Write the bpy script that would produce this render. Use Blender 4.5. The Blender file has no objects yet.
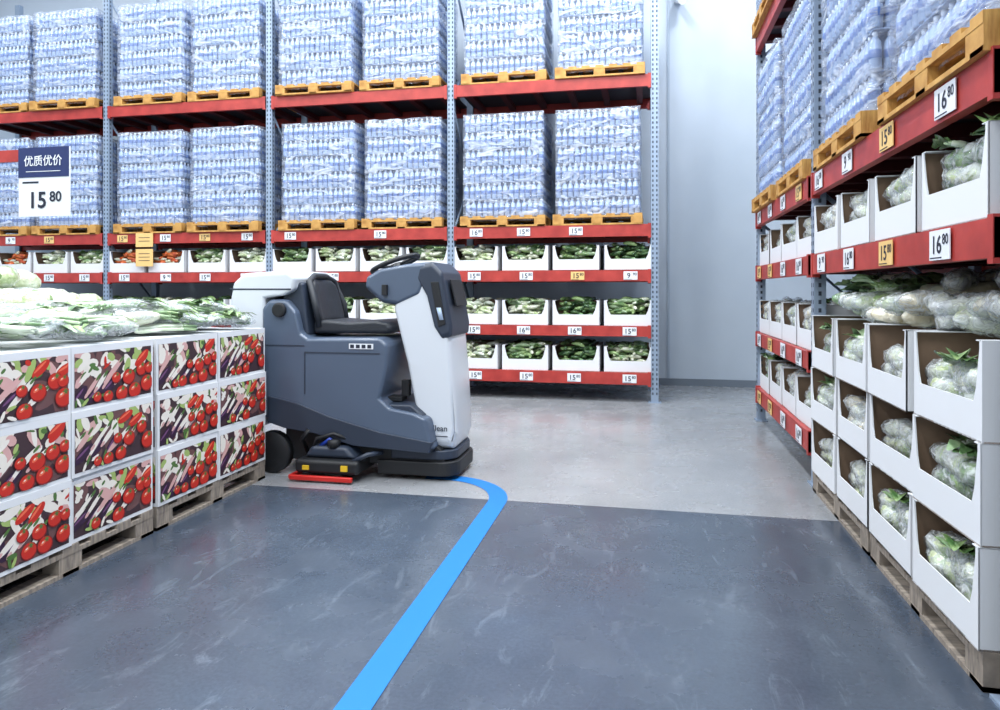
import bpy, math, random
from mathutils import Matrix, Vector, Euler
random.seed(7)
S = bpy.context.scene
try:
    S.view_settings.view_transform = 'Standard'
    S.view_settings.look = 'None'
except Exception as e:
    print(e)

# ------------------------------------------------------------------ materials
def lin(c):
    return tuple(((x/255)/12.92 if x/255 <= .04045 else ((x/255+.055)/1.055)**2.4) for x in c)+(1,)
def mat(name, rgb, rough=.5, metal=0, coat=0, emit=0, noise=None, bump=0, bscale=20, spec=.5):
    m = bpy.data.materials.new(name); m.use_nodes = True
    nt = m.node_tree; b = nt.nodes['Principled BSDF']
    c = lin(rgb)
    b.inputs['Base Color'].default_value = c
    b.inputs['Roughness'].default_value = rough
    b.inputs['Metallic'].default_value = metal
    b.inputs['Coat Weight'].default_value = coat
    b.inputs['Coat Roughness'].default_value = .12
    b.inputs['Specular IOR Level'].default_value = spec
    if emit:
        b.inputs['Emission Color'].default_value = c
        b.inputs['Emission Strength'].default_value = emit
    tc = nt.nodes.new('ShaderNodeTexCoord')
    if noise:
        mp = nt.nodes.new('ShaderNodeMapping'); mp.inputs['Scale'].default_value = noise[2] if len(noise) > 2 else (1,1,1)
        n = nt.nodes.new('ShaderNodeTexNoise'); n.inputs['Scale'].default_value = noise[0]; n.inputs['Detail'].default_value = 5
        r = nt.nodes.new('ShaderNodeValToRGB')
        els = r.color_ramp.elements
        for i,(p,cc) in enumerate(noise[1]):
            e = els[i] if i < 2 else els.new(p)
            e.position = p; e.color = lin(cc)
        nt.links.new(tc.outputs['Object'], mp.inputs[0]); nt.links.new(mp.outputs[0], n.inputs['Vector'])
        nt.links.new(n.outputs['Fac'], r.inputs[0]); nt.links.new(r.outputs[0], b.inputs['Base Color'])
    if bump:
        n2 = nt.nodes.new('ShaderNodeTexNoise'); n2.inputs['Scale'].default_value = bscale; n2.inputs['Detail'].default_value = 3
        bp = nt.nodes.new('ShaderNodeBump'); bp.inputs['Strength'].default_value = bump; bp.inputs['Distance'].default_value = .02
        nt.links.new(tc.outputs['Object'], n2.inputs['Vector'])
        nt.links.new(n2.outputs['Fac'], bp.inputs['Height']); nt.links.new(bp.outputs[0], b.inputs['Normal'])
    return m

M = {}
M['steel']  = mat('galvanised_steel', (146,162,182), .4, .35)
M['slot']   = mat('slot_dark', (46,54,66), .8)
M['red']    = mat('red_beam_paint', (168,50,44), .42, 0, 0, 0, (6, [(.3,(148,42,38)),(.7,(180,62,54))]))
M['dred']   = mat('red_crossbar', (96,30,30), .6)
M['deck']   = mat('rack_deck', (60,54,58), .7)
M['wood']   = mat('pallet_wood', (200,150,72), .7, noise=(9,[(.3,(164,114,52)),(.7,(210,164,90))],(1,6,1)))
M['woodg']  = mat('pallet_wood_grey', (150,140,128), .8, noise=(9,[(.3,(104,96,90)),(.7,(160,148,134))],(6,1,1)))
M['btl']    = mat('bottle_plastic', (166,188,222), .2, 0, .6)
M['lbl']    = mat('bottle_label', (82,114,176), .35, 0, .4)
M['cap']    = mat('bottle_cap', (212,222,238), .4)
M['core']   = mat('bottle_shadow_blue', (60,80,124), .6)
M['white']  = mat('white_card', (216,218,221), .65)
M['kraft']  = mat('kraft_inside', (126,104,86), .85, noise=(5,[(.3,(108,88,72)),(.7,(136,112,92))]))
M['pale']   = mat('bagged_cabbage', (214,220,196), .25, 0, .9, noise=(11,[(.3,(128,156,92)),(.45,(192,204,158)),(.6,(224,228,208))]), bump=.9, bscale=34)
M['radish'] = mat('bagged_radish', (226,226,212), .25, 0, .9, noise=(8,[(.3,(192,200,162)),(.6,(226,226,212))]), bump=.8, bscale=30)
M['cream']  = mat('bagged_bean_sprout', (220,208,176), .25, 0, .9, noise=(10,[(.3,(200,184,142)),(.6,(228,222,200))]), bump=.8, bscale=30)
M['cuc']    = mat('cucumber', (58,92,54), .35, 0, .5, noise=(18,[(.35,(36,66,38)),(.65,(100,136,84))]), bump=.5, bscale=60)
M['leaf']   = mat('leaf_green', (86,118,70), .4, 0, .4, noise=(16,[(.35,(72,110,60)),(.65,(150,176,114))]), bump=.6, bscale=40)
M['stalk']  = mat('stalk_white', (224,230,216), .35, 0, .5, noise=(14,[(.35,(188,204,172)),(.65,(224,230,218))]))
M['stalkg'] = mat('stalk_green', (120,150,108), .4, 0, .5, noise=(14,[(.3,(92,128,84)),(.7,(172,194,152))]))
M['carrot'] = mat('carrot', (206,92,44), .4, 0, .4, noise=(14,[(.35,(176,60,34)),(.65,(222,124,60))]))
M['tagw']   = mat('tag_white', (222,225,230), .5)
M['tago']   = mat('tag_yellow', (226,188,120), .5)
M['ink']    = mat('tag_ink', (24,30,48), .6)
M['navy']   = mat('sign_navy', (30,44,92), .5)
PC = {'pdark':(62,44,50),'pdark2':(104,72,72),'pred':(190,42,30),'pred2':(226,104,74),'pdred':(134,28,26),'pgreen':(78,112,56),'plgreen':(156,178,104),'pcream':(226,220,210),
      'ppink':(206,162,158),'ppurp':(50,28,54),'ppurp2':(112,72,112),'poran':(206,110,44),'pyel':(214,190,120)}
for k,c in PC.items(): M[k] = mat('print_'+k[1:], c, .45)

def film(name, base, scale, fmin, fmax, tmin, tmax, stretch, rough=.12, dist=.05):
    m = bpy.data.materials.new(name); m.use_nodes = True; nt = m.node_tree
    nt.nodes.clear()
    out = nt.nodes.new('ShaderNodeOutputMaterial'); mix = nt.nodes.new('ShaderNodeMixShader')
    tr = nt.nodes.new('ShaderNodeBsdfTransparent'); p = nt.nodes.new('ShaderNodeBsdfPrincipled')
    tr.inputs[0].default_value = (.96,.975,1,1)
    p.inputs['Base Color'].default_value = lin(base); p.inputs['Roughness'].default_value = rough
    tc = nt.nodes.new('ShaderNodeTexCoord'); mp = nt.nodes.new('ShaderNodeMapping')
    mp.inputs['Scale'].default_value = stretch; mp.inputs['Rotation'].default_value = (.25,.3,0)
    oi = nt.nodes.new('ShaderNodeObjectInfo'); va = nt.nodes.new('ShaderNodeVectorMath'); va.operation='ADD'
    mu = nt.nodes.new('ShaderNodeMath'); mu.operation='MULTIPLY'; mu.inputs[1].default_value=37
    n = nt.nodes.new('ShaderNodeTexNoise'); n.inputs['Scale'].default_value = scale; n.inputs['Detail'].default_value = 6; n.inputs['Distortion'].default_value = 2.0
    r = nt.nodes.new('ShaderNodeMapRange'); r.inputs['From Min'].default_value=fmin; r.inputs['From Max'].default_value=fmax; r.inputs['To Min'].default_value=tmin; r.inputs['To Max'].default_value=tmax
    bp = nt.nodes.new('ShaderNodeBump'); bp.inputs['Strength'].default_value=1.0; bp.inputs['Distance'].default_value=dist
    L = nt.links.new
    L(tc.outputs['Object'], mp.inputs[0]); L(mp.outputs[0], va.inputs[0]); L(oi.outputs['Random'],mu.inputs[0]); L(mu.outputs[0],va.inputs[1]); L(va.outputs[0], n.inputs['Vector']); L(n.outputs['Fac'], r.inputs['Value'])
    L(n.outputs['Fac'], bp.inputs['Height']); L(bp.outputs[0], p.inputs['Normal'])
    L(r.outputs[0], mix.inputs[0]); L(tr.outputs[0], mix.inputs[1]); L(p.outputs[0], mix.inputs[2]); L(mix.outputs[0], out.inputs[0])
    return m
M['film'] = film('stretch_wrap_film',(216,224,238),3.4,.48,.68,.18,.66,(1.0,1.0,2.6))
M['bag']  = film('clear_plastic_bag',(226,230,232),16,.42,.62,.12,.62,(1,1,1),.1,.02)

# ------------------------------------------------------------------ mesh builder
class MB:
    def __init__(s): s.v=[]; s.f=[]; s.m=[]; s.s=[]
    def face(s, pts, mt, sm=False):
        b=len(s.v); s.v+= [tuple(p) for p in pts]; s.f.append(tuple(range(b,b+len(pts)))); s.m.append(mt); s.s.append(sm)
    def box(s, a, b, mt, mats=None, R=None):
        x0,y0,z0=a; x1,y1,z1=b; n=len(s.v)
        P=[(x0,y0,z0),(x1,y0,z0),(x1,y1,z0),(x0,y1,z0),(x0,y0,z1),(x1,y0,z1),(x1,y1,z1),(x0,y1,z1)]
        if R is not None: P=[tuple(R@Vector(p)) for p in P]
        s.v+=P
        for i,q in enumerate([(0,3,2,1),(4,5,6,7),(0,1,5,4),(1,2,6,5),(2,3,7,6),(3,0,4,7)]):
            s.f.append(tuple(n+k for k in q)); s.m.append(mats[i] if mats else mt); s.s.append(False)
    def prism(s, prof, sl, mt, side=None):
        cx=sum(p[0] for p in prof)/len(prof); cz=sum(p[1] for p in prof)/len(prof); n=len(prof); b=len(s.v)
        for (y,k) in sl:
            s.v+=[(cx+(p[0]-cx)*k, y, cz+(p[1]-cz)*k) for p in prof]
        for j in range(len(sl)-1):
            for i in range(n):
                a=b+j*n+i; c=b+j*n+(i+1)%n
                s.f.append((a,c,c+n,a+n)); s.m.append(mt); s.s.append(True)
        s.f.append(tuple(b+i for i in range(n))[::-1]); s.m.append(side or mt); s.s.append(True)
        s.f.append(tuple(b+(len(sl)-1)*n+i for i in range(n))); s.m.append(side or mt); s.s.append(True)
    def lathe(s, c, prof, mts, n=8, R=None):
        b=len(s.v)
        for (r,z) in prof:
            for i in range(n):
                a=2*math.pi*i/n; p=Vector((r*math.cos(a), r*math.sin(a), z))
                if R is not None: p=R@p
                s.v.append((p.x+c[0],p.y+c[1],p.z+c[2]))
        for j in range(len(prof)-1):
            mt = mts[j] if isinstance(mts,(list,tuple)) else mts
            for i in range(n):
                a=b+j*n+i; d=b+j*n+(i+1)%n
                s.f.append((a,d,d+n,a+n)); s.m.append(mt); s.s.append(True)
        s.f.append(tuple(b+i for i in range(n))[::-1]); s.m.append(mts[0] if isinstance(mts,(list,tuple)) else mts); s.s.append(False)
        s.f.append(tuple(b+(len(prof)-1)*n+i for i in range(n))); s.m.append(mts[-1] if isinstance(mts,(list,tuple)) else mts); s.s.append(False)
    def ell(s, c, r, R, mt, n=8, k=6, jit=0, bend=0, clamp=None):
        b=len(s.v)
        for j in range(1,k):
            t=math.pi*j/k
            for i in range(n):
                a=2*math.pi*i/n
                q=1+random.uniform(-jit,jit)
                x=-math.cos(t)
                p=Vector((x*r[0], math.sin(t)*math.cos(a)*r[1]*q, math.sin(t)*math.sin(a)*r[2]*q + bend*(1-x*x)))
                p=R@p; s.v.append((p.x+c[0],p.y+c[1],p.z+c[2]))
        e0=len(s.v)
        for x in (-1,1):
            p=R@Vector((x*r[0],0,0)); s.v.append((p.x+c[0],p.y+c[1],p.z+c[2]))
        if clamp:
            (ax,bx),(ay,by),(az,bz)=clamp
            for i in range(b,len(s.v)):
                v=s.v[i]; s.v[i]=(min(max(v[0],ax),bx),min(max(v[1],ay),by),min(max(v[2],az),bz))
        def mm(j): return mt[min(int(j*len(mt)/k),len(mt)-1)] if isinstance(mt,(list,tuple)) else mt
        for j in range(k-2):
            for i in range(n):
                a=b+j*n+i; d=b+j*n+(i+1)%n
                s.f.append((a,a+n,d+n,d)); s.m.append(mm(j+1)); s.s.append(True)
        for i in range(n):
            s.f.append((e0,b+i,b+(i+1)%n)); s.m.append(mm(0)); s.s.append(True)
            l=b+(k-2)*n; s.f.append((e0+1,l+(i+1)%n,l+i)); s.m.append(mm(k-1)); s.s.append(True)
    def tube(s, pts, rad, mt, n=6):
        b=len(s.v); N=len(pts)
        for j,p in enumerate(pts):
            p=Vector(p); d=(Vector(pts[min(j+1,N-1)])-Vector(pts[max(j-1,0)])).normalized()
            u=d.cross(Vector((0,0,1)));
            if u.length<.01: u=d.cross(Vector((0,1,0)))
            u.normalize(); w=d.cross(u); r=rad[j] if isinstance(rad,(list,tuple)) else rad
            for i in range(n):
                a=2*math.pi*i/n; q=p+u*math.cos(a)*r+w*math.sin(a)*r; s.v.append(tuple(q))
        for j in range(N-1):
            mt_=mt[min(int(j*len(mt)/(N-1)),len(mt)-1)] if isinstance(mt,(list,tuple)) else mt
            for i in range(n):
                a=b+j*n+i; d=b+j*n+(i+1)%n
                s.f.append((a,a+n,d+n,d)); s.m.append(mt_); s.s.append(True)
        m0=mt[0] if isinstance(mt,(list,tuple)) else mt; m1=mt[-1] if isinstance(mt,(list,tuple)) else mt
        s.f.append(tuple(b+i for i in range(n))); s.m.append(m0); s.s.append(False)
        s.f.append(tuple(b+(N-1)*n+i for i in range(n))[::-1]); s.m.append(m1); s.s.append(False)
    def ribbon(s, pts, wid, mt, side, curl=0.0):
        b=len(s.v); N=len(pts)
        for j,p in enumerate(pts):
            w=wid[j]; p=Vector(p); sd=Vector(side)
            s.v+= [tuple(p-sd*w+Vector((0,0,curl*w))), tuple(p), tuple(p+sd*w+Vector((0,0,curl*w)))]
        for j in range(N-1):
            for i in (0,1):
                a=b+j*3+i; s.f.append((a,a+1,a+4,a+3)); s.m.append(mt); s.s.append(True)
    def merge(s, o, X):
        b=len(s.v); s.v+=[tuple(X@Vector(p)) for p in o.v]; s.f+=[tuple(b+i for i in f) for f in o.f]; s.m+=o.m; s.s+=o.s
    def mesh(s, name):
        me=bpy.data.meshes.new(name); me.from_pydata(s.v,[],s.f)
        names=[]
        for k in s.m:
            if k not in names: names.append(k)
        for k in names: me.materials.append(M[k])
        ix={k:i for i,k in enumerate(names)}
        me.polygons.foreach_set('material_index',[ix[k] for k in s.m])
        me.polygons.foreach_set('use_smooth',s.s)
        me.update(); return me
def add(name, me, loc=(0,0,0), rz=0, parent=None, bevel=0, seg=3, subsurf=0):
    if isinstance(me,MB): me=me.mesh(name)
    o=bpy.data.objects.new(name,me); S.collection.objects.link(o)
    o.location=loc; o.rotation_euler=(0,0,rz)
    if parent: 
        o.parent=parent; o.matrix_parent_inverse=Matrix.Translation(-Vector(parent.location))
    if bevel:
        md=o.modifiers.new('bevel','BEVEL'); md.width=bevel; md.segments=seg; md.limit_method='ANGLE'; md.angle_limit=math.radians(25); md.harden_normals=True
    return o
def empty(name, loc):
    e=bpy.data.objects.new(name,None); e.location=loc; e.empty_display_size=.2; S.collection.objects.link(e); return e
def rrot(zr=math.pi, tilt=.25):
    return Euler((random.uniform(-3,3), random.uniform(-tilt,tilt), random.uniform(-zr,zr))).to_matrix()
def text_mb(body, size, mt, bold=.0):
    cu=bpy.data.curves.new('t','FONT'); cu.body=body; cu.size=size; cu.align_x='CENTER'; cu.align_y='CENTER'; cu.resolution_u=3; cu.offset=bold*size; cu.space_character=1.0
    o=bpy.data.objects.new('t',cu); S.collection.objects.link(o)
    bpy.context.view_layer.update()
    me=bpy.data.meshes.new_from_object(o.evaluated_get(bpy.context.evaluated_depsgraph_get()))
    mb=MB(); X=Matrix.Rotation(math.pi/2,4,'X')
    mb.v=[tuple(X@v.co) for v in me.vertices]; mb.f=[tuple(p.vertices) for p in me.polygons]; mb.m=[mt]*len(mb.f); mb.s=[False]*len(mb.f)
    bpy.data.objects.remove(o); bpy.data.meshes.remove(me); bpy.data.curves.remove(cu)
    return mb

# ------------------------------------------------------------------ room
def plane(name, pts, m):
    me=bpy.data.meshes.new(name); me.from_pydata(pts,[],[(0,1,2,3)]); me.materials.append(m)
    o=bpy.data.objects.new(name,me); S.collection.objects.link(o); return o
SEAM=4.56
def floor_mat():
    m=bpy.data.materials.new('polished_concrete'); m.use_nodes=True; nt=m.node_tree; b=nt.nodes['Principled BSDF']; L=nt.links.new
    tc=nt.nodes.new('ShaderNodeTexCoord')
    def noise(sc,det,dist=0,scale=(1,1,1),rot=0,rough=.5):
        mp=nt.nodes.new('ShaderNodeMapping'); mp.inputs['Scale'].default_value=scale; mp.inputs['Rotation'].default_value=(0,0,rot)
        n=nt.nodes.new('ShaderNodeTexNoise'); n.inputs['Scale'].default_value=sc; n.inputs['Detail'].default_value=det; n.inputs['Distortion'].default_value=dist; n.inputs['Roughness'].default_value=rough
        L(tc.outputs['Object'],mp.inputs[0]); L(mp.outputs[0],n.inputs['Vector']); return n.outputs['Fac']
    def ramp(f,els):
        r=nt.nodes.new('ShaderNodeValToRGB')
        for i,(p,c) in enumerate(els):
            e=r.color_ramp.elements[i] if i<2 else r.color_ramp.elements.new(p); e.position=p; e.color=lin(c)
        L(f,r.inputs[0]); return r.outputs[0]
    def mix(a,bb,f,mode='MIX'):
        x=nt.nodes.new('ShaderNodeMix'); x.data_type='RGBA'; x.blend_type=mode
        if isinstance(f,float): x.inputs[0].default_value=f
        else: L(f,x.inputs[0])
        for s_,v in ((6,a),(7,bb)):
            if isinstance(v,tuple): x.inputs[s_].default_value=v
            else: L(v,x.inputs[s_])
        return x.outputs[2]
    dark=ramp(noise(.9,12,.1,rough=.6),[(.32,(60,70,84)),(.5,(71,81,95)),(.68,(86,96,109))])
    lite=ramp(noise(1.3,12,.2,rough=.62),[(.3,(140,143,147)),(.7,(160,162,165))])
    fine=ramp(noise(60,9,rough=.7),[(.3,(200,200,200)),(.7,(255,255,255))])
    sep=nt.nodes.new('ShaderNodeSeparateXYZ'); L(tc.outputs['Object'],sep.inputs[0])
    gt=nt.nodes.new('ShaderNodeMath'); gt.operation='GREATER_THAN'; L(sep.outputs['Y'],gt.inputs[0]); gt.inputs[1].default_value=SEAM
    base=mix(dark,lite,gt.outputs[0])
    base=mix(base,fine,.8,'MULTIPLY')
    sc=noise(9,10,1.2,(1,.3,1),.5,.7); mr=nt.nodes.new('ShaderNodeMapRange'); mr.inputs['From Min'].default_value=.56; mr.inputs['From Max'].default_value=.85; mr.inputs['To Max'].default_value=.32
    L(sc,mr.inputs['Value'])
    base=mix(base,lin((170,182,196)),mr.outputs[0])
    sb=nt.nodes.new('ShaderNodeMath'); sb.operation='SUBTRACT'; L(sep.outputs['Y'],sb.inputs[0]); sb.inputs[1].default_value=SEAM
    ab=nt.nodes.new('ShaderNodeMath'); ab.operation='ABSOLUTE'; L(sb.outputs[0],ab.inputs[0])
    lt=nt.nodes.new('ShaderNodeMath'); lt.operation='LESS_THAN'; L(ab.outputs[0],lt.inputs[0]); lt.inputs[1].default_value=.006
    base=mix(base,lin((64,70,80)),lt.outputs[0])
    L(base,b.inputs['Base Color'])
    rr=nt.nodes.new('ShaderNodeMapRange'); rr.inputs['From Min'].default_value=.3; rr.inputs['From Max'].default_value=.7; rr.inputs['To Min'].default_value=.14; rr.inputs['To Max'].default_value=.36; L(noise(2.5,8,rough=.6),rr.inputs['Value']); L(rr.outputs[0],b.inputs['Roughness'])
    b.inputs['Specular IOR Level'].default_value=.8
    bp=nt.nodes.new('ShaderNodeBump'); bp.inputs['Strength'].default_value=.06; bp.inputs['Distance'].default_value=.01; L(noise(30,6),bp.inputs['Height']); L(bp.outputs[0],b.inputs['Normal'])
    return m
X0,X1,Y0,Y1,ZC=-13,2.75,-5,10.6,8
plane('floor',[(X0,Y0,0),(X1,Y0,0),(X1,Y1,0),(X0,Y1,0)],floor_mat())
wm=mat('wall_paint',(180,191,203),.45,noise=(.7,[(.3,(176,188,201)),(.7,(190,200,211))]))
plane('wall_back',[(X0,Y1,0),(X1,Y1,0),(X1,Y1,ZC),(X0,Y1,ZC)],wm)
plane('wall_right',[(X1,Y0,0),(X1,Y0,ZC),(X1,Y1,ZC),(X1,Y1,0)],wm)
plane('wall_left',[(X0,Y0,0),(X0,Y1,0),(X0,Y1,ZC),(X0,Y0,ZC)],wm)
plane('ceiling',[(X0,Y0,ZC),(X0,Y1,ZC),(X1,Y1,ZC),(X1,Y0,ZC)],mat('ceiling_paint',(220,224,230),.8))
M['base']=mat('baseboard_grey',(110,120,132),.6); M['rib']=mat('wall_rib',(158,172,187),.5)
mb=MB(); mb.box((X0+.01,Y1-.03,0),(X1-.01,Y1-.001,.1),'base'); add('baseboard_back',mb)
for i,x in enumerate((.32,1.62)):
    mb=MB(); mb.box((x,Y1-.02,.1),(x+.035,Y1-.001,ZC-.01),'rib'); add('trim_%d'%(i+1),mb)
mb=MB(); mb.box((.42,Y1-.1,5.6),(.52,Y1,5.72),'tagw'); mb.tube([(.47,Y1-.1,5.66),(.47,Y1-.2,5.62)],.03,'tagw',10); mb.tube([(.47,Y1-.14,5.61),(.52,Y1-.36,5.5)],.055,'tagw',12)
add('security_camera',mb)

# ------------------------------------------------------------------ templates
def pallet_mb(w,d,h,wood='wood'):
    p=MB()
    for i in range(7):
        x=-w/2+i*(w-.1)/6; p.box((x,0,h-.022),(x+.1,d,h),wood)
    for y in (0,d/2-.05,d-.1): p.box((-w/2,y,h-.044),(w/2,y+.1,h-.022),wood)
    for y in (0,d/2-.05,d-.1):
        for x in (-w/2,-.07,w/2-.14): p.box((x,y+.002,.02),(x+.14,y+.098,h-.044),wood)
    for x in (-w/2,-.05,w/2-.1): p.box((x,0,0),(x+.1,d,.02),wood)
    for y in (0,d-.1): p.box((-w/2,y,-.0005),(w/2,y+.1,.0195),wood)
    return p
BP=[(.028,0),(.034,.008),(.034,.06),(.035,.062),(.035,.11),(.034,.112),(.031,.15),(.013,.184),(.0145,.186),(.0145,.21)]
BM=['btl','btl','btl','lbl','btl','btl','btl','cap','cap']
def water_mb(w=1.12,d=1.08,layers=6,seed=1):
    random.seed(seed)
    p=pallet_mb(w,d,.14); z0=.142; lh=.222; pit=.0745
    nx=int((w-.05)/pit); ny=int((d-.05)/pit)
    ox=-(nx-1)*pit/2; oy=d/2-(ny-1)*pit/2
    H=layers*lh
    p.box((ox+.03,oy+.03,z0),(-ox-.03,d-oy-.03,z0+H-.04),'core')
    for l in range(layers):
        z=z0+l*lh; dx=random.uniform(-.014,.014); dy=random.uniform(-.01,.01)
        p.box((ox-.02+dx,oy-.02+dy,z-.001),(-ox+.02+dx,d-oy+.02+dy,z+.005),'btl')
        for i in range(nx):
            for j in range(ny):
                if i in(0,nx-1) or j in (0,ny-1):
                    p.lathe((ox+i*pit+dx+random.uniform(-.004,.004),oy+j*pit+dy+random.uniform(-.004,.004),z+.006),BP,BM,8)
    e=.046; x0=ox-e; x1=-ox+e; y0=oy-e; y1=d-oy+e; N=14; K=20
    ring=[]
    for i in range(N): ring.append((x0+(x1-x0)*i/N,y0,0,-1))
    for i in range(N): ring.append((x1,y0+(y1-y0)*i/N,1,0))
    for i in range(N): ring.append((x1-(x1-x0)*i/N,y1,0,1))
    for i in range(N): ring.append((x0,y1-(y1-y0)*i/N,-1,0))
    b=len(p.v); n=len(ring)
    for k in range(K+1):
        z=.08+(z0+H-.08)*k/K
        for (x,y,ax,ay) in ring:
            q=random.uniform(-.007,.009); p.v.append((x+ax*q,y+ay*q,z+random.uniform(-.01,.01)))
    for k in range(K):
        for i in range(n):
            a=b+k*n+i; c=b+k*n+(i+1)%n
            p.f.append((a,c,c+n,a+n)); p.m.append('film'); p.s.append(True)
    top=b+K*n; p.f.append(tuple(top+i for i in range(n))); p.m.append('film'); p.s.append(False)
    return p
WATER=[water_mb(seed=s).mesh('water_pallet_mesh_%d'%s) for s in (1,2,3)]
def water(loc,rz=0):
    add('water_bottle_pallet',random.choice(WATER),loc,rz)

NAPA=['stalk','radish','pale','pale','leaf']
def leafbunch(p,o,dv,L,cl,green=True):
    dv=Vector(dv).normalized(); sv=Vector((-dv.y,dv.x,0)).normalized(); o=Vector(o)
    f=lambda q: Vector((min(max(q.x,cl[0][0]),cl[0][1]),min(max(q.y,cl[1][0]),cl[1][1]),max(q.z,cl[2][0])))
    for s in range(6):
        t=(s-2.5)/2.5; st=o+sv*t*.03
        d2=(dv+sv*t*.35).normalized()
        z=Vector((0,0,random.uniform(0,.02)))
        p.tube([f(st),f(st+d2*L*.3+z),f(st+d2*L*.5+z)],[.014,.011,.005],['stalk','stalkg'],6)
        lp=[f(st+d2*L*.3),f(st+d2*L*.5+z*1.5),f(st+d2*L*.75+z*1.5),f(st+d2*L)]
        p.ribbon(lp,[.008,.036,.042,.01],random.choice(['leaf','leaf','stalkg','cuc']),sv,random.uniform(.1,.7))
def carton_mb(w,d,h,lip,kind,fill,style='slot'):
    p=MB(); t=.006; W=w/2
    p.box((-W,0,0),(W,d,t),'kraft')
    p.box((-W,d-t,0),(W,d,h),'white',['white','white','kraft','white','white','white'])
    p.box((-W,0,0),(-W+t,d,h),'white',['white','white','white','kraft','white','white'])
    p.box((W-t,0,0),(W,d,h),'white',['white','white','white','white','white','kraft'])
    def slab(q):
        n=len(q); p.face([(x,0,z) for x,z in q],'white'); p.face([(x,t,z) for x,z in q][::-1],'kraft')
        for i in range(n):
            a=q[i]; b=q[(i+1)%n]; p.face([(a[0],0,a[1]),(a[0],t,a[1]),(b[0],t,b[1]),(b[0],0,b[1])],'white')
    slab([(-W,0),(W,0),(W,lip),(-W,lip)])
    s1,s2=(.085,.035) if style=='slot' else (.065,.02)
    slab([(-W,lip),(-W+s1,lip),(-W+s1*.7,lip+.05),(-W+s2,h-.03),(-W+s2,h),(-W,h)])
    slab([(W-s1,lip),(W,lip),(W,h),(W-s2,h),(W-s2,h-.03),(W-s1*.7,lip+.05)])
    p.box((-W,0,h-.004),(-W+.045,d,h),'white'); p.box((W-.045,0,h-.004),(W,d,h),'white')
    cl=((-W+t+.001,W-t-.001),(t+.002,d-t-.001),(t,9))
    if kind in ('napa','rad_b','sprout','greens_b'):
        pal={'napa':[NAPA,NAPA,'pale'],'rad_b':['radish','radish','pale'],'sprout':['cream','radish','cream'],'greens_b':[['stalk','stalkg','leaf','leaf'],'leaf',NAPA]}[kind]
        r1={'napa':.07,'rad_b':.05,'sprout':.08,'greens_b':.05}[kind]
        z=.05
        while z<fill:
            for i in range(4):
                for j in range(2):
                    mt=random.choice(pal); fl=random.choice([0,math.pi])
                    ang=random.uniform(-.35,.35) if j==0 else random.uniform(-.6,.6)
                    c=(-W+.13+i*(w-.26)/3+random.uniform(-.03,.03),.10+j*.18+random.uniform(-.015,.02),z+random.uniform(-.01,.015)+.02*j); L=random.uniform(.11,.145)
                    R=Euler((random.uniform(-1,1),random.uniform(-.22,.22),ang+fl)).to_matrix()
                    p.ell(c,(L,r1,.052),R,mt,11,9,.1,0,cl)
                    if z>lip-.06: p.ell(c,(L*1.15,r1*1.12,.062),R,'bag',10,8,.16,0,cl)
            z+=.072
        if kind in('greens_b','napa'):
            for i in range(7 if kind=='greens_b' else 2):
                x=random.uniform(-W+.12,W-.12); y=random.uniform(.08,.3); a=random.uniform(0,6.28)
                leafbunch(p,(x,y,z-.015),(math.cos(a),math.sin(a)*.6,.1),.16,cl)
    else:
        pal={'cuc':['cuc','cuc','leaf'],'mix':['leaf','pale','stalkg','radish'],'rad':['radish','pale','stalk'],'car':['carrot','carrot','radish'],'green':['leaf','stalkg','leaf','pale']}[kind]
        for i in range(64):
            lay=i//12; zz=.06+(fill-.06)*(lay/4)+random.uniform(0,.03)
            p.ell((random.uniform(-W+.10,W-.10),random.uniform(.06,d-.08),zz),(random.uniform(.08,.12),.028,.028),Euler((0,random.uniform(-.25,.25),random.uniform(-.5,.5)+random.choice([0,0,1.57]) )).to_matrix(),random.choice(pal),8,6,.08,random.uniform(-.01,.02),cl)
        if kind in ('green','mix'):
            for i in range(6):
                a=random.uniform(0,6.28); leafbunch(p,(random.uniform(-W+.1,W-.1),random.uniform(.08,.3),fill+.03),(math.cos(a),math.sin(a)*.6,.1),.15,cl)
    return p
CW,CD=.6,.4
NM={'cuc':'cucumber_carton','mix':'mixed_greens_carton','rad':'radish_carton','car':'carrot_carton','green':'leafy_greens_carton','napa':'bagged_cabbage_carton','rad_b':'bagged_radish_carton','sprout':'bagged_sprout_carton','greens_b':'bagged_greens_carton'}
def V(h,lip,fill,ks,w=CW,style='slot'):
    o={}
    for n_,k in enumerate(ks):
        o[k]=[]
        for s in range(2):
            random.seed(100*n_+s*17+int(h*100)); o[k].append((NM[k],carton_mb(w,CD,h,lip,k,fill,style).mesh(NM[k]+'_mesh_%d'%s)))
    return o
small=V(.32,.14,.25,['cuc','mix','rad','car','green'])
big=V(.36,.14,.24,['napa','rad_b','sprout','greens_b'],.6,'wide')
med=V(.34,.15,.32,['napa','rad_b','sprout','greens_b'],.6,'wide')
BK=['napa','rad_b','rad_b','sprout','napa','greens_b']
def carton(vs,k,loc,rz=0):
    nm,me=random.choice(vs[k]); add(nm,me,loc,rz)

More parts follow.
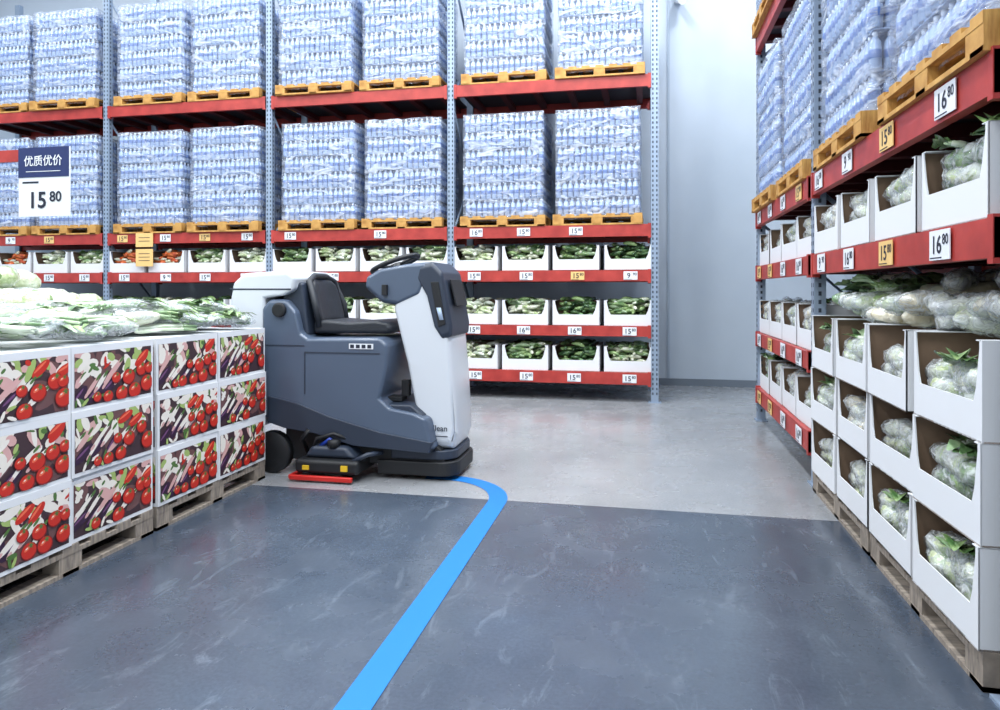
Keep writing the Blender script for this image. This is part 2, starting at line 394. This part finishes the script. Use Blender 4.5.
def tag_mb(a,b,mt,sc=1):
    p=MB(); p.box((-.085*sc,-.004,-.052*sc),(.085*sc,0,.052*sc),mt)
    t=text_mb(a,.088*sc,'ink',.015); p.merge(t,Matrix.Translation((-.022*sc,-.0055,-.002)))
    t=text_mb(b,.05*sc,'ink',.015); p.merge(t,Matrix.Translation((.052*sc,-.0055,.016*sc)))
    p.box((-.078*sc,-.0052,-.046*sc),(.02*sc,-.004,-.042*sc),'ink')
    return p
TAG={(n,c):tag_mb(n,'80' if n!='9' else '90',c) for n in ('15','16','9') for c in ('tagw','tago')}
TAGB={(n,c):tag_mb(n,'80' if n!='9' else '90',c,1.15) for n in ('15','16','9') for c in ('tagw','tago')}

# ------------------------------------------------------------------ racks
LV=[(.22,.37),(.82,.95),(1.51,1.65),(2.07,2.22),(3.93,4.08)]
def rack(name, posts, levels_by_bay, X, loc, height=6.2, depth=1.1, tagset=None, bay_tags=None):
    e=empty(name,loc)
    P=MB()
    for x in posts:
        for y0 in (0,depth-.08):
            P.box((x-.045,y0,0),(x+.045,y0+.08,height),'steel')
            P.box((x-.08,y0-.02 if y0==0 else y0,0),(x+.08,y0+.1,.012),'steel')
            if y0==0:
                z=.1
                while z<height-.1:
                    for dx in (-.024,.024):
                        P.face([(x+dx-.008,-.0015,z),(x+dx+.008,-.0015,z),(x+dx+.008,-.0015,z+.03),(x+dx-.008,-.0015,z+.03)],'slot')
                    P.face([(x+.0465,.028,z),(x+.0465,.048,z),(x+.0465,.048,z+.03),(x+.0465,.028,z+.03)],'slot')
                    P.face([(x-.0465,.048,z),(x-.0465,.028,z),(x-.0465,.028,z+.03),(x-.0465,.048,z+.03)],'slot')
                    z+=.06
        z=.3; k=0
        while z<height-1:
            a,b=(.06,depth-.06) if k%2==0 else (depth-.06,.06)
            P.tube([(x,a,z),(x,b,z+.9)],.016,'steel',6); z+=.9; k+=1
    B=MB(); D=MB(); T=MB()
    for bi,lv in enumerate(levels_by_bay):
        a,b=posts[bi],posts[bi+1]
        for li in lv:
            z0,z1=LV[li]
            for y0 in (-.02,depth-.03):
                B.box((a+.046,y0,z0),(b-.046,y0+.05,z1-.001),'red')
                B.box((a+.046,y0-.004,z0-.02),(a+.085,y0+.05,z1+.01),'red'); B.box((b-.085,y0-.004,z0-.02),(b-.046,y0+.05,z1+.01),'red')
            n=6
            for i in range(n):
                x=a+.15+(b-a-.38)*i/(n-1); D.box((x,.03,z1-.09),(x+.08,depth-.03,z1-.02),'dred')
            D.box((a+.05,.03,z1-.02),(b-.05,depth-.03,z1-.001),'deck')
    for (x,z,key) in (bay_tags or []):
        T.merge((TAGB if tagset=='B' else TAG)[key], Matrix.Translation((x,-.027,z)))
    for nm,mb in (('posts',P),('beams',B),('decks',D),('price_tags',T)):
        if mb.v:
            o=add(nm,mb); o.parent=e
    e.rotation_euler=X.to_euler()
    return e
bp=[-10.36,-7.74,-5.12,-2.50,.12]
tags=[]
random.seed(3)
for bi in range(4):
    for li in (0,1,2,3):
        for c in range(4):
            if li==3 and c in (1,3) and random.random()<.35: continue
            x=bp[bi]+.33+.655*c; z=sum(LV[li])/2
            key=('15' if random.random()<.7 else random.choice(['16','9']), 'tago' if (random.random()<(.5 if bi<2 and li==3 else .04)) else 'tagw')
            tags.append((x+random.uniform(-.03,.03),z,key))
rack('pallet_rack',bp,[[0,1,2,3,4]]*4,Matrix.Identity(3),(0,8.88,0),bay_tags=tags)
ry=[7.93,5.38,2.62,-.1]
R90=Matrix.Rotation(-math.pi/2,3,'Z')
posts=[-y for y in ry]
tags=[]
for c in range(4):
    for li in (0,1,2,3): tags.append((posts[0]+.33+.63*c,sum(LV[li])/2,('16','tagw') if random.random()<.8 else ('15','tago')))
for b in (1,2):
    for c in range(4):
        tags.append((posts[b]+.37+.64*c,sum(LV[2])/2,[('9','tagw'),('16','tagw'),('15','tago'),('16','tagw')][c]))
        tags.append((posts[b]+.30+.68*c,sum(LV[3])/2,[('16','tagw'),('9','tagw'),('15','tago'),('16','tagw')][c]))
rack('pallet_rack',posts,[[0,1,2,3,4],[2,3,4],[2,3,4]],R90,(1.18,0,0),tagset='B',bay_tags=tags)

random.seed(11)
for bi in range(4):
    c=(bp[bi]+bp[bi+1])/2
    for dx in (-.6,.61):
        for z in (2.22,4.08):
            water((c+dx+random.uniform(-.02,.02),8.83+random.uniform(-.02,.03),z),random.uniform(-.012,.012))
for y in (7.3,6.03,4.62,3.24,1.9,.6):
    for z in (2.22,4.08):
        water((1.12+random.uniform(-.01,.02),y,z),-math.pi/2+random.uniform(-.012,.012))
kinds_by={0:['rad','green','cuc','mix'],1:['rad','mix','cuc','green'],2:['rad','mix','green','cuc']}
for bi in range(4):
    for li in (0,1,2):
        for c in range(4):
            k=kinds_by[li][c]
            if bi<2 and li==2: k=random.choice(['car','rad','mix'])
            elif bi<3: k=random.choice(['cuc','mix','rad','green'])
            carton(small,k,(bp[bi]+.33+.655*c,8.90,LV[li][1]),random.uniform(-.015,.015))
            carton(small,k,(bp[bi]+.33+.655*c,9.33,LV[li][1]),0)
for li in (0,1,2):
    for c in range(4):
        carton(med,random.choice(BK),(1.2,ry[0]-.34-.625*c,LV[li][1]),-math.pi/2+random.uniform(-.02,.02))
        carton(med,random.choice(BK),(1.62,ry[0]-.34-.625*c,LV[li][1]),-math.pi/2)
for b in (1,2):
    for c in range(4):
        carton(med,['sprout','rad_b','napa','greens_b'][c],(1.17,ry[b]-.4-.65*c,LV[2][1]),-math.pi/2+random.uniform(-.03,.03))
        carton(med,random.choice(BK),(1.60,ry[b]-.4-.65*c,LV[2][1]),-math.pi/2)
SK=[['rad_b','napa','greens_b'],['rad_b','sprout','napa'],['napa','rad_b','rad_b'],['napa','greens_b','napa']]
for b in (1,2):
    for half in (0,1):
        yc=ry[b]-.12-.635-1.28*half
        add('wooden_pallet',pallet_mb(1.24,1.1,.14,'woodg'),(1.15,yc,.0006),-math.pi/2)
    for c in range(4):
        y=ry[b]-.12-.317-.638*c
        for l in range(3):
            carton(big,SK[c][l],(1.14+random.uniform(-.014,.014),y+random.uniform(-.008,.008),.142+l*.361),-math.pi/2+random.uniform(-.025,.025))
    p=MB()
    for c in range(4):
        y=ry[b]-.12-.317-.638*c
        for l in range(3): p.box((1.57,y-.3,.142+l*.361),(2.2,y+.3,.142+l*.361+.345),'white')
    add('white_carton_stack',p)
    p=MB()
    for i in range(150):
        y=ry[b]-.27-random.random()*2.35; x=random.uniform(1.27,2.1); lay=random.choice([0,0,1,1,2,3])
        if x<1.4: lay=min(lay,1)
        zc=1.225+.05+lay*.058
        far=(y-ry[b]+2.62)/2.62
        mt=random.choice(['radish','cream','radish','pale']) if far<.75 else random.choice(['leaf','pale',NAPA,'stalkg'])
        R=Euler((random.uniform(-.5,.5),random.uniform(-.15,.15),random.uniform(-.5,.5)+random.choice([0,0,1.57]))).to_matrix()
        p.ell((x,y,zc),(.14,.066,.05),R,mt,11,9,.14)
        if i%2: p.ell((x,y,zc),(.165,.076,.058),R,'bag',10,8,.16)
    for i in range(22):
        a=random.uniform(0,6.28); y=ry[b]-.3-random.random()*.9
        leafbunch(p,(random.uniform(1.3,1.9),y,1.36+random.random()*.07),(math.cos(a),math.sin(a),.1),.2,((1.16,2.2),(ry[b]-2.7,ry[b]-.15),(1.23,9)))
    add('bagged_radish_pile',p)

# ------------------------------------------------------------------ left island
random.seed(21)
def print_box(w=.585,d=.4,h=.325):
    p=MB(); p.box((-w/2,0,0),(w/2,d,h),'white')
    def face(O,U,N):
        O=Vector(O);U=Vector(U);N=Vector(N);Wd=U.length;U=U.normalized(); lay=[0]
        def pt(u,v,e): return O+U*u+Vector((0,0,v))+N*e
        m0,m1,mt_=.018,.020,.036
        p.face([pt(m0,m1,.001),pt(Wd-m0,m1,.001),pt(Wd-m0,h-mt_,.001),pt(m0,h-mt_,.001)],'pdark')
        def el(u,v,a,b,r,mt,n=12):
            lay[0]+=1; ee=.001+lay[0]*.00005
            pts=[]
            for i in range(n):
                t=2*math.pi*i/n; x=a*math.cos(t); y=b*math.sin(t)
                uu=min(max(u+x*math.cos(r)-y*math.sin(r),m0),Wd-m0); vv=min(max(v+x*math.sin(r)+y*math.cos(r),m1),h-mt_)
                pts.append(pt(uu,vv,ee))
            p.face(pts,mt)
        rd=random.uniform; ch=random.choice
        for i in range(12): el(rd(0,Wd),rd(.03,.29),.09,.03,rd(0,3),'pdark2',10)
        for i in range(24): el(rd(0,Wd),rd(.18,.31),rd(.03,.065),rd(.014,.03),rd(0,3),ch(['pcream','pcream','pcream','plgreen','ppink']),10)
        for i in range(8): el(rd(.02,Wd),rd(.2,.29),rd(.015,.035),rd(.006,.014),rd(0,3),ch(['pgreen','plgreen','pred','pcream']),8)
        for i in range(2):
            u,v,a=Wd*rd(.5,.95),rd(.21,.27),rd(.3,.8); c=ch(['ppurp','pred','pred']); el(u,v,.06,.024,a,c,14); el(u-.005,v+.008,.045,.006,a,'ppurp2' if c=='ppurp' else 'pred2',10)
        for i in range(3):
            u,v,a=Wd*(.1+.16*i+rd(-.03,.03)),rd(.06,.12),rd(.5,.9); el(u,v,.075,.027,a,'ppurp',14); el(u-.006,v+.008,.05,.006,a,'ppurp2',10)
        for i in range(8):
            u=Wd*(.06+.085*i+rd(-.02,.02)); v=rd(.11,.19); a=rd(.55,.85); L=rd(.06,.1); c=ch(['pcream','pcream','pcream','ppink'])
            el(u,v,L,rd(.009,.017),a,c,12); el(u-L*.8*math.cos(a),v-L*.8*math.sin(a),.02,.009,a,'ppink',8); el(u+L*.8*math.cos(a),v+L*.8*math.sin(a),.025,.008,a,'pgreen',8)
        for i in range(8): el(Wd*rd(.03,.45),rd(.03,.08),.028,.009,rd(0,3),ch(['plgreen','pcream','pgreen']),8)
        for (u,v,r) in ((.40,.055,.038),(.56,.055,.043),(.82,.165,.042),(.66,.13,.045),(.73,.06,.048),(.90,.085,.050),(.93,.17,.034),(.52,.14,.034),(.26,.05,.030)):
            if rd(0,1)<.1: continue
            u+=rd(-.02,.02); v+=rd(-.008,.008); r*=rd(.92,1.08)
            el(Wd*u,v,r,r*.92,0,'pdred',14); el(Wd*u-.002,v+.003,r*.9,r*.82,0,'pred',14); el(Wd*u-r*.25,v+r*.3,r*.42,r*.2,.5,'pred2',8); el(Wd*u-r*.3,v+r*.34,r*.16,r*.07,.5,'pcream',6)
            for k in range(3): el(Wd*u+r*.2,v+r*.55,r*.4,r*.08,k*1.05,'pgreen',6)
    face((-w/2,0,0),(w,0,0),(0,-1,0)); face((w/2,d,0),(-w,0,0),(0,1,0))
    face((w/2,0,0),(0,d,0),(1,0,0)); face((-w/2,d,0),(0,-d,0),(-1,0,0))
    return p
PB=[print_box().mesh('printed_carton_mesh_%d'%i) for i in range(5)]
XI=-2.77
cols=[4.455,3.865,3.245,2.655,2.035,1.445]
k_=0
for y in cols:
    for l in range(3):
        k_+=1
        add('printed_vegetable_carton',PB[(k_*2)%5],(XI+random.uniform(-.008,.008),y+random.uniform(-.004,.004),.142+l*.3255),math.pi/2+random.uniform(-.01,.01))
pbx=print_box(); p=MB()
for y in cols:
    for c in range(1,6):
        for l in range(3):
            p.merge(pbx,Matrix.Translation((XI-.405*c-.015,y,.142+l*.3255))@Matrix.Rotation(math.pi/2,4,'Z')) if (y==cols[0]) else p.box((XI-.405*c-.415,y-.29,.142+l*.3255),(XI-.405*c-.015,y+.29,.142+l*.3255+.325),'white')
add('vegetable_carton_stack',p)
for yc in (4.16,2.95,1.74):
    for xo in (0,1.22):
        add('wooden_pallet',pallet_mb(1.18,1.2,.14,'woodg'),(XI-xo,yc,.0006),math.pi/2)
p=MB(); Z=1.118
def topz(x,y):
    e=min(1,(XI-x)/.3); return .03+.15*e + (.10 if x<-4.3 else 0)
cl=lambda q: Vector((min(q.x,XI+.01),min(max(q.y,1.16),4.74),max(q.z,Z)))
BCL=((-5.3,XI+.015),(1.16,4.75),(Z,9))
for i in range(430):
    x=XI-.06-abs(random.random())*2.2; y=random.uniform(1.3,4.66)
    hh=Z+topz(x,y)*random.uniform(.3,1.0)
    if x>XI-.3: x=min(x,XI-.13)
    a=random.uniform(-.6,.6)+random.choice([0,0,math.pi,1.2,-1.4]); L=random.uniform(.26,.4); dv=Vector((math.cos(a),math.sin(a),0)); sv=Vector((-dv.y,dv.x,0))
    green=random.random()<.4
    for s in range(6):
        o=Vector((x,y,hh))+sv*(s-2.5)*.018+Vector((0,0,random.uniform(-.012,.018)))
        sp=random.uniform(-.02,.02)
        pts=[o-dv*L/2, o-dv*L*.42, o-dv*L*.1+Vector((0,0,.012)), o+dv*L*.2+sv*sp+Vector((0,0,.01)), o+dv*L*.42+sv*sp*2]
        p.tube([cl(q) for q in pts],[.006,.014,.012,.010,.006],['stalk','stalk','stalkg','leaf'] if green else ['stalk','stalk','stalk','stalkg'],6)
        if green and s%2:
            st=o+dv*L*.1; lp=[cl(st),cl(st+dv*.07+Vector((0,0,.02))),cl(st+dv*.14+sv*sp*2+Vector((0,0,.022+random.uniform(-.01,.015)))),cl(st+dv*.2+sv*sp*4)]
            p.ribbon(lp,[.008,.02,.022,.006],random.choice(['leaf','stalkg','leaf']),sv,random.uniform(.1,.5))
    if i%2==0: p.ell(cl(Vector((x,y,hh+.005))),(L*.6,.078,.045),Euler((0,0,a)).to_matrix(),'bag',10,8,.15,0,BCL)
for i in range(90):
    x=random.uniform(-5.05,-4.0); y=random.uniform(2.8,4.6); f=1 if x<-4.4 else .45
    p.ell((x,y,Z+.09+random.random()*.29*f),(.13,.085,.08),rrot(),random.choice(['pale','radish',NAPA]),11,9,.06,0,BCL)
for i in range(70):
    x=random.uniform(XI-1.3,XI-.2); y=random.uniform(1.3,4.58)
    p.ell((x,y,Z+.06+random.random()*.10),(.15,.055,.045),Euler((0,random.uniform(-.15,.15),random.uniform(-3,3))).to_matrix(),random.choice(['pale','radish',NAPA,'stalkg']),9,7,.1,0,BCL)
add('leafy_greens_pile',p)

e=empty('price_sign_stand',(-5.6,4.98,0))
q=MB(); q.tube([(-5.6,5.05,0),(-5.6,5.05,2.75)],.02,'steel',10); q.box((-5.8,4.9,0),(-5.4,5.2,.02),'steel'); add('pole',q,parent=e)
q=MB(); q.box((-5.65,5.03,2.50),(-4.9,5.06,2.60),'red'); add('arm',q,parent=e)
q=MB(); q.box((-5.20,4.985,2.02),(-4.70,5.0,2.60),'tagw'); q.box((-5.20,4.98,2.35),(-4.70,4.9851,2.60),'navy')
q.merge(text_mb('优质优价',.095,'tagw',.01),Matrix.Translation((-4.95,4.976,2.48)))
q.box((-5.12,4.977,2.395),(-4.78,4.979,2.40),'tagw')
q.merge(text_mb('15',.19,'ink',.02),Matrix.Translation((-5.01,4.98,2.15)))
q.merge(text_mb('80',.12,'ink',.02),Matrix.Translation((-4.83,4.98,2.18)))
q.box((-5.16,4.982,2.30),(-5.0,4.984,2.315),'ink')
add('sign_board',q,parent=e)
q=MB(); q.box((-7.2,8.83,2.02),(-6.92,8.838,2.22),'tago'); q.box((-7.2,8.83,1.74),(-6.92,8.838,1.99),'tago'); q.tube([(-7.06,8.84,1.9),(-7.06,8.84,2.1)],.004,'ink',5)
for zz in (2.15,2.1,1.92,1.87,1.82): q.box((-7.15,8.828,zz),(-6.97,8.83,zz+.008),'ink')
add('promo_card',q)

# ------------------------------------------------------------------ guide line
line=[(-.955,.3+.3*i) for i in range(15)]
line=[q for q in line if q[1]<4.5]
line.append((-.955,4.5))
for i in range(1,13):
    t=math.pi/2*i/12; line.append((-.955-.5*(1-math.cos(t)),4.5+.53*math.sin(t)))
line.append((-1.6,5.03))
v=[];f=[]
for i,(x,y) in enumerate(line):
    a=line[max(i-1,0)]; b=line[min(i+1,len(line)-1)]; d=Vector((b[0]-a[0],b[1]-a[1])).normalized(); n_=Vector((-d.y,d.x))*.062
    v+=[(x+n_.x,y+n_.y,.003),(x-n_.x,y-n_.y,.003)]
    if i: f.append((2*i-2,2*i-1,2*i+1,2*i))
me=bpy.data.meshes.new('floor_guide_line'); me.from_pydata(v,[],f); me.materials.append(mat('guide_blue',(14,108,184),.5)); add('floor_guide_line',me)

# ------------------------------------------------------------------ scrubber
M['slate']=mat('scrubber_slate',(76,89,108),.4,0,.15); M['slate2']=mat('scrubber_dark',(44,53,68),.45)
M['shell']=mat('scrubber_white',(204,209,215),.32,0,.3); M['blk']=mat('black_rubber',(22,24,28),.55); M['vinyl']=mat('seat_vinyl',(34,38,45),.5,bump=.2,bscale=120)
M['rbump']=mat('red_bumper',(190,36,30),.4); M['yel']=mat('yellow_clip',(220,180,40),.4); M['blu']=mat('blue_hose',(34,64,160),.4)
M['scr']=mat('screen_glass',(150,168,190),.15,emit=.3); M['grey']=mat('mid_grey',(128,136,146),.4); M['ora']=mat('red_button',(214,60,40),.4)
CY=5.22
E=empty('floor_scrubber',(-2.2,CY,0))
def part(nm,mb,bev=0,seg=4): 
    return add(nm,mb,parent=E,bevel=bev,seg=seg)
def sl(hw,ins=.97,edge=.04,c=CY): return [(c-hw,ins),(c-hw+edge,1),(c+hw-edge,1),(c+hw,ins)]
q=MB(); q.prism([(-2.86,.44),(-2.86,1.27),(-2.80,1.33),(-2.66,1.33),(-2.58,1.24),(-2.54,1.08),(-2.48,1.04),(-1.90,1.05),(-1.84,1.0),(-1.84,.86),(-1.90,.60),(-1.82,.53),(-1.64,.50),(-1.54,.46),(-1.49,.24),(-2.1,.27),(-2.42,.36),(-2.7,.38)],sl(.38,.975),'slate')
part('body',q,.022)
q=MB(); q.prism([(-2.80,.40),(-2.66,.36),(-2.42,.33),(-2.1,.25),(-1.52,.22),(-1.50,.30),(-1.9,.36),(-2.3,.46),(-2.55,.55),(-2.80,.60)],sl(.39,.99,.01),'slate2'); part('side_skirt',q,.01)
q=MB(); q.box((-2.5,CY-.384,.93),(-1.90,CY+.384,.938),'slate2'); q.box((-2.5,CY-.384,.62),(-2.492,CY+.384,.93),'slate2'); q.box((-2.86,CY-.384,.98),(-2.5,CY+.384,.986),'slate2'); part('seam_lines',q)
q=MB(); q.box((-2.14,CY-.386,.965),(-1.95,CY-.384,1.005),'tagw'); 
for i in range(4): q.box((-2.13+i*.045,CY-.388,.972),(-2.10+i*.045,CY-.386,.998),'ink')
part('decal',q)
q=MB(); q.prism([(-3.12,.36),(-3.14,1.30),(-3.11,1.46),(-3.02,1.53),(-2.64,1.55),(-2.58,1.50),(-2.60,1.40),(-2.68,1.36),(-2.84,1.34),(-2.84,.36)],sl(.365,.965),'shell'); part('recovery_tank',q,.025)
q=MB(); q.prism([(-3.13,1.40),(-3.13,1.412),(-2.62,1.412),(-2.62,1.40)],[(CY-.367,1),(CY+.367,1)],'slate2'); part('tank_lid_seam',q)
q=MB(); q.lathe((-2.70,CY-.375,1.25),[(.055,0),(.055,.03),(.04,.035)],'blk',18,Euler((math.pi/2,0,0)).to_matrix()); part('tank_cap',q,.004,2)
q=MB(); q.prism([(-2.72,1.05),(-2.72,1.46),(-2.56,1.46),(-2.50,1.05)],sl(.30,.97),'slate2'); part('seat_tower',q,.02)
q=MB(); q.prism([(-2.50,1.07),(-2.50,1.16),(-2.42,1.17),(-2.2,1.155),(-1.98,1.17),(-1.87,1.155),(-1.84,1.11),(-1.87,1.07)],[(CY-.26,.92),(CY-.22,1),(CY-.16,1.03),(CY-.1,.99),(CY+.1,.99),(CY+.16,1.03),(CY+.22,1),(CY+.26,.92)],'vinyl'); part('seat_cushion',q,.025)
q=MB(); nu=12; nv=10
def br(u,v,back):
    hw=.25*(1-.25*v**3)*(1 if v>.1 else .92); y=CY+hw*u
    x=-2.46-.10*v+.055*u*u - (.07 if back else 0); z=1.12+.40*v-(.05*(u*u)**2 if v>.8 else 0)
    edge=max(abs(u),abs(2*v-1)); 
    if edge>.99: x = -2.46-.10*v+.055*u*u-.035
    return (x,y,z)
for bk in (0,1):
    for j in range(nv+1):
        for i in range(nu+1): q.v.append(br(-1+2*i/nu,j/nv,bk))
n1=(nu+1)*(nv+1)
for bk in (0,1):
    for j in range(nv):
        for i in range(nu):
            a=bk*n1+j*(nu+1)+i; fc=(a,a+1,a+nu+2,a+nu+1)
            q.f.append(fc if not bk else fc[::-1]); q.m.append('vinyl'); q.s.append(True)
o=part('backrest',q)
w_=o.modifiers.new('weld','WELD'); w_.merge_threshold=.003; ss=o.modifiers.new('sub','SUBSURF'); ss.levels=1; ss.render_levels=2
q=MB(); q.tube([(-2.44,CY-.25,1.12),(-2.47,CY-.26,1.28),(-2.54,CY-.22,1.47),(-2.56,CY-.1,1.51),(-2.56,CY+.1,1.51),(-2.54,CY+.22,1.47),(-2.47,CY+.26,1.28),(-2.44,CY+.25,1.12)],.025,'vinyl',8); part('seat_piping',q)
q=MB(); q.prism([(-1.63,.22),(-1.67,.5),(-1.74,.85),(-1.81,1.12),(-1.85,1.28),(-1.80,1.42),(-1.66,1.54),(-1.54,1.55),(-1.48,1.47),(-1.41,1.1),(-1.375,.7),(-1.355,.32),(-1.385,.22)],[(CY-.26,.9),(CY-.235,.97),(CY-.19,1),(CY+.19,1),(CY+.235,.97),(CY+.26,.9)],'shell'); part('front_column',q,.02)
q=MB(); q.prism([(-1.64,1.59),(-1.54,1.61),(-1.46,1.53),(-1.385,1.14),(-1.39,1.06),(-1.46,1.03),(-1.52,1.12),(-1.58,1.36),(-1.66,1.50)],[(CY-.275,.88),(CY-.255,1),(CY+.255,1),(CY+.275,.88)],'slate2'); part('front_visor',q,.012)
q=MB(); q.prism([(-1.545,1.46),(-1.485,1.46),(-1.43,1.15),(-1.485,1.13)],[(CY-.282,1),(CY-.27,1)],'blk'); part('sensor_window',q,.004,2)
q=MB(); q.prism([(-1.50,1.27),(-1.465,1.27),(-1.445,1.18),(-1.475,1.18)],[(CY-.286,1),(CY-.281,1)],'scr'); part('display',q)
q=MB(); q.prism([(-1.375,1.28),(-1.425,1.48),(-1.435,1.48),(-1.39,1.28)],[(CY-.16,1),(CY+.16,1)],'blk'); part('front_sensor',q,.004,2)
q=MB(); q.merge(text_mb('Clean',.06,'slate2',.01),Matrix.Translation((-1.49,CY-.266,.38))); q.box((-1.56,CY-.264,.32),(-1.42,CY-.262,.326),'slate2'); part('column_label',q)
q=MB(); q.prism([(-2.08,1.42),(-2.07,1.50),(-1.96,1.56),(-1.72,1.60),(-1.57,1.61),(-1.54,1.56),(-1.62,1.36),(-1.80,1.28),(-1.94,1.30)],[(CY-.27,.86),(CY-.24,.97),(CY-.18,1),(CY+.18,1),(CY+.24,.97),(CY+.27,.86)],'slate'); part('dashboard',q,.02)
q=MB(); q.box((-1.92,CY-.3,1.36),(-1.88,CY-.25,1.44),'blk'); q.box((-1.80,CY-.268,1.42),(-1.70,CY-.262,1.47),'blk'); part('controls',q,.004,2)
q=MB(); q.prism([(-2.0,.42),(-1.92,.56),(-1.68,.56),(-1.58,.48),(-1.58,.30),(-1.9,.30)],sl(.33,.97),'slate2'); part('footwell',q,.015)
q=MB(); q.box((-1.92,CY-.24,.565),(-1.78,CY-.12,.60),'blk'); q.box((-1.8,CY-.2,.60),(-1.74,CY-.14,.72),'blk'); part('pedals',q,.006,2)
q=MB(); R=Euler((0,-.36,0)).to_matrix(); c=Vector((-1.92,CY,1.605)); N=28
pts=[tuple(c+R@Vector((.19*math.cos(2*math.pi*i/N),.19*math.sin(2*math.pi*i/N),0))) for i in range(N+1)]
q.tube(pts,.019,'blk',8)
for a in (0,2.1,4.2): q.tube([tuple(c+R@Vector((0,0,-.02))),tuple(c+R@Vector((.19*math.cos(a),.19*math.sin(a),0)))],.012,'blk',6)
q.tube([tuple(c+R@Vector((0,0,.0))),tuple(c+R@Vector((0,0,-.12)))],[.045,.03],'blk',12); part('steering_wheel',q)
q=MB(); q.prism([(-2.72,.10),(-2.72,.36),(-1.55,.30),(-1.45,.22),(-1.42,.10)],sl(.28,.98),'blk'); part('undercarriage',q,.01)
q=MB()
def rr(cx0,cx1,hw,z0,z1,mt,n=7,r=.14):
    pl=[(cx0,-hw)]
    for i in range(n+1): a=-math.pi/2+math.pi/2*i/n; pl.append((cx1-r+r*math.cos(a),-hw+r+r*math.sin(a)))
    for i in range(n+1): a=math.pi/2*i/n; pl.append((cx1-r+r*math.cos(a),hw-r+r*math.sin(a)))
    pl.append((cx0,hw)); n_=len(pl); b=len(q.v)
    q.v+=[(x,CY+y,z0) for x,y in pl]+[(x,CY+y,z1) for x,y in pl]
    q.f.append(tuple(b+i for i in range(n_))[::-1]); q.f.append(tuple(b+n_+i for i in range(n_))); q.m+=[mt,mt]; q.s+=[False,False]
    for i in range(n_): j=(i+1)%n_; q.f.append((b+i,b+j,b+n_+j,b+n_+i)); q.m.append(mt); q.s.append(False)
rr(-1.95,-1.34,.31,.035,.14,'blk'); rr(-1.85,-1.36,.29,.15,.22,'slate2'); part('front_bumper',q,.012,3)
q=MB(); q.box((-2.52,CY-.5,.06),(-2.02,CY+.5,.16),'blk'); q.prism([(-2.48,.16),(-2.42,.25),(-2.14,.25),(-2.06,.16)],sl(.44,.95),'slate2'); part('brush_deck',q,.03,4)
q=MB(); q.box((-2.55,CY-.525,.012),(-2.06,CY-.495,.05),'rbump'); q.box((-2.57,CY-.50,.012),(-2.54,CY+.5,.045),'rbump'); part('deck_squeegee',q,.01,3)
q=MB(); q.box((-2.45,CY-.512,.09),(-2.40,CY-.495,.12),'yel'); q.box((-2.15,CY-.512,.09),(-2.10,CY-.495,.13),'yel'); q.lathe((-2.25,CY-.40,.24),[(.05,0),(.05,.05),(.02,.06)],'blk',14)
q.tube([(-2.42,CY-.4,.2),(-2.38,CY-.42,.3),(-2.25,CY-.41,.34),(-2.12,CY-.36,.28)],.014,'blk',8); q.tube([(-2.36,CY-.40,.24),(-2.28,CY-.41,.30),(-2.22,CY-.38,.25)],.016,'blu',8)
q.tube([(-2.5,CY-.3,.15),(-2.52,CY-.38,.28),(-2.46,CY-.38,.36)],.02,'blk',8); q.tube([(-2.08,CY-.45,.15),(-1.98,CY-.43,.2),(-1.9,CY-.33,.2)],.018,'slate2',8); part('deck_fittings',q)
q=MB()
for yy in (-.34,.26): q.lathe((-2.80,CY+yy+.08,.16),[(.05,-.002),(.11,0),(.16,.01),(.16,.07),(.15,.08),(.05,.082)],['grey','blk','blk','blk','blk'],24,Euler((math.pi/2,0,0)).to_matrix())
q.lathe((-1.62,CY+.04,.12),[(.05,0),(.115,0),(.12,.01),(.12,.07),(.115,.08)],'blk',20,Euler((math.pi/2,0,0)).to_matrix()); part('wheels',q)
q=MB(); q.box((-3.25,CY-.42,.01),(-3.18,CY+.42,.07),'blk'); q.box((-3.2,CY-.1,.07),(-3.12,CY+.1,.4),'blk'); part('rear_squeegee',q,.01,2)

# ------------------------------------------------------------------ lights
M['lamp']=mat('lamp_diffuser',(245,248,255),.5,emit=3)
def lamp(x,y,sx,sy,pw):
    q=MB(); q.box((x-sx/2,y-sy/2,ZC-.34),(x+sx/2,y+sy/2,ZC-.26),'tagw',['lamp','tagw','tagw','tagw','tagw','tagw']); 
    for dy in (-sy/3,sy/3): q.tube([(x,y+dy,ZC-.27),(x,y+dy,ZC)],.01,'steel',6)
    add('ceiling_light',q)
    l=bpy.data.lights.new('ceiling_light_area','AREA'); l.shape='RECTANGLE'; l.size=sx; l.size_y=sy; l.energy=pw; l.color=(.93,.97,1)
    o=bpy.data.objects.new('ceiling_light_area',l); o.location=(x,y,ZC-.36); S.collection.objects.link(o)
for x in (-9,-5,-1,1.6):
    for y in (-2,2.2,6.6):
        pw=215
        if y==6.6 and x>-2: pw=300
        lamp(x,y,.5,3.0,pw)
w=bpy.data.worlds.new('World'); S.world=w; w.use_nodes=True
w.node_tree.nodes['Background'].inputs[0].default_value=(.88,.95,1,1); w.node_tree.nodes['Background'].inputs[1].default_value=.95

cd=bpy.data.cameras.new('camera'); cd.sensor_width=36; cd.lens=25.2; cd.shift_y=-.065; cd.clip_end=100
co=bpy.data.objects.new('camera',cd); S.collection.objects.link(co); co.location=(0,0,1.4); co.rotation_euler=(math.pi/2,0,math.radians(11.7)); S.camera=co
